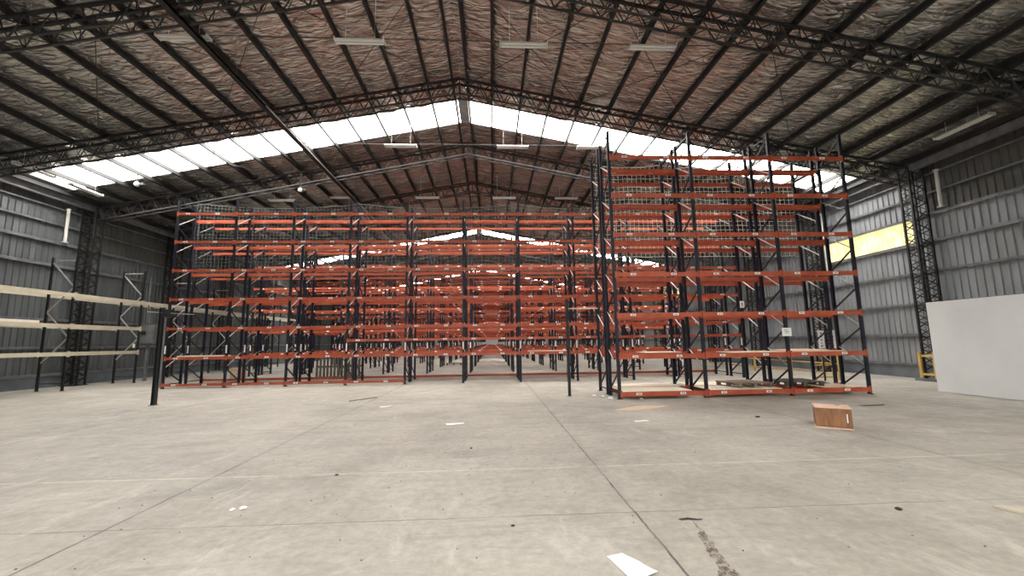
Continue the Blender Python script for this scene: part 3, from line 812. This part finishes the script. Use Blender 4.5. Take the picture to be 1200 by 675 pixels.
# yellow railing
t = thing('guard_railing', 'yellow guard railing between the tall right racks and the wall', 'railing', (13.9, 16.2, 0))
LR = 13.5
for y in [0, 1.35, 2.7, 5.4, 8.1, 10.8, 13.5]:
    mb = MB(); mb.box(-.035, .035, y-.035, y+.035, 0, 1.1); mb.box(-.08, .08, y-.08, y+.08, 0, .012); mb.build('post', M['yellow'], t)
for z in (.22, .65, 1.05):
    mb = MB(); mb.box(-.02, .02, .035, LR, z-.025, z+.025); mb.build('rail', M['yellow'], t)
t = thing('gate_frame', 'yellow gate frame facing the open floor at the railing end', 'gate', (13.0, 16.4, 0))
for x in (-.02, .42, .8):
    mb = MB(); mb.box(x-.03, x+.03, -.03, .03, .05, 1.1); mb.build('post', M['yellow'], t)
for z in (.12, .6, 1.05):
    mb = MB(); mb.box(0, .8, -.02, .02, z-.03, z+.03); mb.build('rail', M['yellow'], t)
def sign(label, x, y, z, w_, h_, lines, postto=None, cat='sign'):
    t = thing('sign', label, cat, (x, y, z))
    mb = MB(); mb.box(-w_/2, w_/2, -.005, .005, 0, h_); mb.build('plate', M['sticker'], t)
    mb = MB()
    for (a, b, c, d) in lines: mb.box(-w_/2+a*w_, -w_/2+b*w_, -.008, -.005, c*h_, d*h_)
    mb.build('marking', M['ink'], t)
    if postto is not None:
        mb = MB(); mb.box(-.025, .025, .006, .04, -z, h_); mb.build('post', M['steel'], t)
glyph = [(.4, .6, .80, .88), (.3, .42, .62, .70), (.55, .66, .60, .68), (.35, .65, .44, .50), (.4, .55, .26, .34), (.35, .62, .10, .18)]
sign('tall white notice with small dark marks, left one of the pair by the yellow gate', 13.16, 16.05, 1.27, .25, .72, glyph, 1)
sign('tall white notice with small dark marks, right one of the pair by the yellow gate', 13.62, 16.05, 1.27, .25, .72, glyph, 1)
sign('white paper notice fixed on the tall right rack upright, first shelf height', 8.93, 12.19, 1.76, .29, .25, [(.2, .75, .55, .60), (.3, .7, .38, .43), (.25, .6, .75, .8)])
sign('small white notice with a dark mark on the middle of the tall right racks', 8.95, 14.33, 2.80, .16, .24, [(.42, .6, .2, .75), (.35, .5, .6, .72)])

# ------------------------------------------------------------------ brown crate
t = thing('wooden_crate', 'small brown varnished wooden crate lying on the floor in front of the tall rack', 'crate', (6.55, 7.94, 0), 0)
mb = MB(); W, D, Hh = .275, .24, .39
t.rotation_euler = (0, 0, -.60)
mb.box(-W, W, -D, -D+.02, .03, Hh-.02); mb.build('front_panel', M['crate'], t)
mb = MB(); mb.box(-W, -W+.02, -D+.02, D-.02, .02, Hh-.02); mb.build('side_panel', M['crate'], t)
mb = MB(); mb.box(W-.02, W, -D+.02, D-.02, .02, Hh-.02); mb.build('side_panel', M['crate_in'], t)
mb = MB(); mb.box(-W, W, D-.02, D, .02, Hh-.02); mb.build('back_panel', M['crate'], t)
mb = MB(); mb.box(-W-.01, .08, -D-.01, D+.01, Hh-.02, Hh); mb.box(.16, W+.01, -D-.01, D+.01, Hh-.02, Hh); mb.box(.08, .16, -D-.01, .06, Hh-.02, Hh); mb.build('top_panel', M['crate_in'], t)
mb = MB(); mb.box(-W-.01, W+.01, -D-.01, D+.01, 0, .02); mb.build('bottom_panel', M['crate_in'], t)
mb = MB(); mb.box(W-.05, W+.005, -D-.012, -D, .02, Hh-.02); mb.build('corner_strip', M['crate'], t)
mb = MB(); mb.box(W-.075, W-.058, -D-.006, -D, .12, .28); mb.build('pale_scratch', M['sticker'], t)

# ------------------------------------------------------------------ litter
def flat(name, label, pts, m_, cat, z=.004, th=.003, curl=0.):
    """a thin sheet with the given outline, one corner lifted a little"""
    cx = sum(p[0] for p in pts)/len(pts); cy_ = sum(p[1] for p in pts)/len(pts); mb = MB()
    rim = []
    n = len(pts)
    for i in range(n):
        a, b = pts[i], pts[(i+1) % n]
        for f in (0, .33, .67): rim.append((a[0]+(b[0]-a[0])*f-cx, a[1]+(b[1]-a[1])*f-cy_))
    R_ = max(math.hypot(*p) for p in rim)
    def zz(x, y): return .002+curl*max(0, (x*.6-y*.8)/R_)**2+curl*.25*abs(noise.noise(Vector((x*8, y*8, cx))))
    for k, (ra, rb) in enumerate(((1, .66), (.66, .33))):
        m_n = len(rim)
        for i in range(m_n):
            a, b = rim[i], rim[(i+1) % m_n]
            q = [(a[0]*ra, a[1]*ra), (b[0]*ra, b[1]*ra), (b[0]*rb, b[1]*rb), (a[0]*rb, a[1]*rb)]
            mb.hexa([(x, y, zz(x, y)) for x, y in q]+[(x, y, zz(x, y)+th) for x, y in q])
    for i in range(len(rim)):
        a, b = rim[i], rim[(i+1) % len(rim)]
        mb.quad((0, 0, zz(0, 0)+th), (a[0]*.33, a[1]*.33, zz(a[0]*.33, a[1]*.33)+th), (b[0]*.33, b[1]*.33, zz(b[0]*.33, b[1]*.33)+th))
    o = mb.build(name, m_); o.location = (cx, cy_, 0)
    return tag(o, label, cat)
flat('paper_sheet', 'white torn sheet on the floor at the bottom edge of the view', [(.895, 3.49), (1.03, 3.53), (1.12, 3.40), (1.20, 3.22), (1.03, 3.14), (.97, 3.2)], M['paper'], 'paper', curl=.02)
flat('board_offcut', 'grey-beige board fragment lying on the floor at the right edge', [(4.95, 4.13), (5.35, 4.02), (5.6, 3.80), (5.1, 3.72)], M['cream'], 'board', th=.02, curl=.05)
flat('cardboard_sheet', 'flattened tan cardboard sheet in front of the tall right rack', [(2.95, 10.35), (3.75, 10.9), (4.62, 10.85), (4.1, 10.45), (3.3, 10.2)], M['ply'], 'cardboard', th=.006, curl=.01)
flat('paper_sheet', 'small white paper on the floor middle distance left of centre', [(-1.0, 9.15), (-.62, 9.2), (-.60, 9.0), (-.95, 8.95)], M['paper'], 'paper', curl=.02)
flat('paper_sheet', 'small crumpled white paper farther back near the left floor crack', [(-3.1, 11.8), (-2.8, 11.9), (-2.7, 11.65), (-3.0, 11.6)], M['paper'], 'paper', curl=.04)
flat('paper_sheet', 'small pale paper strip in front of the tan cardboard sheet', [(3.0, 8.95), (3.3, 9.0), (3.32, 8.85), (3.0, 8.82)], M['paper'], 'paper', curl=.02)
flat('dark_scrap', 'dark curled scrap lying beside the rust trail', [(1.76, 4.12), (1.86, 4.14), (1.98, 4.08), (1.97, 4.06), (1.86, 4.10), (1.78, 4.09)], M['scrap'], 'scrap', curl=.02)
flat('dark_scrap', 'black rag lying on the floor behind the brown crate', [(9.15, 9.75+.5), (9.9, 10.25), (9.7, 10.1), (9.2, 10.1)], M['scrap'], 'scrap', curl=.03)
def crumple(label, x, y, r, m_=None, cat='paper'):
    bmv = MB(); n = 8; rnd = random.Random(x*7+y)
    ring = []
    for j in range(5):
        a = PI*j/4
        ring.append([(r*math.sin(a)*math.cos(2*PI*i/n)*rnd.uniform(.7, 1.2), r*math.sin(a)*math.sin(2*PI*i/n)*rnd.uniform(.7, 1.2), max(0.001, r*.6*(1-math.cos(a))*.6*rnd.uniform(.8, 1.1))) for i in range(n)])
    for j in range(4):
        for i in range(n):
            k = (i+1) % n; bmv.quad(ring[j][i], ring[j][k], ring[j+1][k], ring[j+1][i])
    o = bmv.build('crumpled_paper', m_ or M['paper']); o.location = (x, y, 0); return tag(o, label, cat)
crumple('white crumpled paper, left of two scraps side by side on the near floor', -2.72, 4.71, .035)
crumple('white crumpled paper, right of two scraps side by side on the near floor', -2.63, 4.74, .04)
crumple('small white crumpled paper near the left edge of the floor', -5.85, 5.15, .04)
crumple('white crumpled paper farthest left of the litter at the right rack foot', 3.15, 13.0, .07)
crumple('white crumpled paper between two others at the right rack foot', 3.35, 12.7, .08)
crumple('white crumpled paper just left of the right rack front upright', 3.45, 12.3, .08)
crumple('white crumpled paper under the front beam of the tall right rack', 4.3, 12.1, .06)
crumple('small dark lump on the floor left of the brown crate', 5.75, 9.0, .05, M['scrap'], 'scrap')
crumple('dark lump lying on the pale painted floor line left of centre', -2.05, 5.8, .025, M['scrap'], 'scrap')
crumple('dark pebble on the near floor left of the rust trail', .18, 4.1, .02, M['scrap'], 'scrap')
crumple('dark ring-like scrap on the right foreground floor', 4.0, 4.15, .035, M['scrap'], 'scrap')
crumple('dark crumb at the centre of the open floor', -.35, 7.0, .025, M['scrap'], 'scrap')
# dark weighted cord pieces and a lath
mb = MB(); mb.box(-.5, .5, -.03, .03, 0, .02); o = mb.build('lath', M['pallet']); o.location = (-4.0, 13.4, 0); o.rotation_euler.z = .95
tag(o, 'thin wooden lath lying on the floor in front of the front racks', 'lath')
# grit: uncountable crumbs
mb = MB(); rnd = random.Random(11)
for i in range(230):
    y = 3.2+rnd.random()**1.3*13; x = rnd.uniform(-1, 1)*y*1.15+.2; r = rnd.uniform(.003, .011)
    if rnd.random() < .45: x = -1.3+rnd.gauss(0, 1.6); y = 5.5+rnd.gauss(0, 1.2)
    if y < 3: continue
    a = rnd.uniform(0, PI); c, s = math.cos(a)*r, math.sin(a)*r
    mb.hexa([(x-c, y-s, 0), (x+s, y-c, 0), (x+c*1.3, y+s, 0), (x-s, y+c, 0), (x-c*.5, y-s*.5, r*.7), (x+s*.5, y-c*.5, r*.8), (x+c*.6, y+s*.5, r*.6), (x-s*.5, y+c*.5, r*.7)])
tag(mb.build('grit', M['grit']), 'dark crumbs and grit scattered over the open concrete floor', 'grit', None, 'stuff')
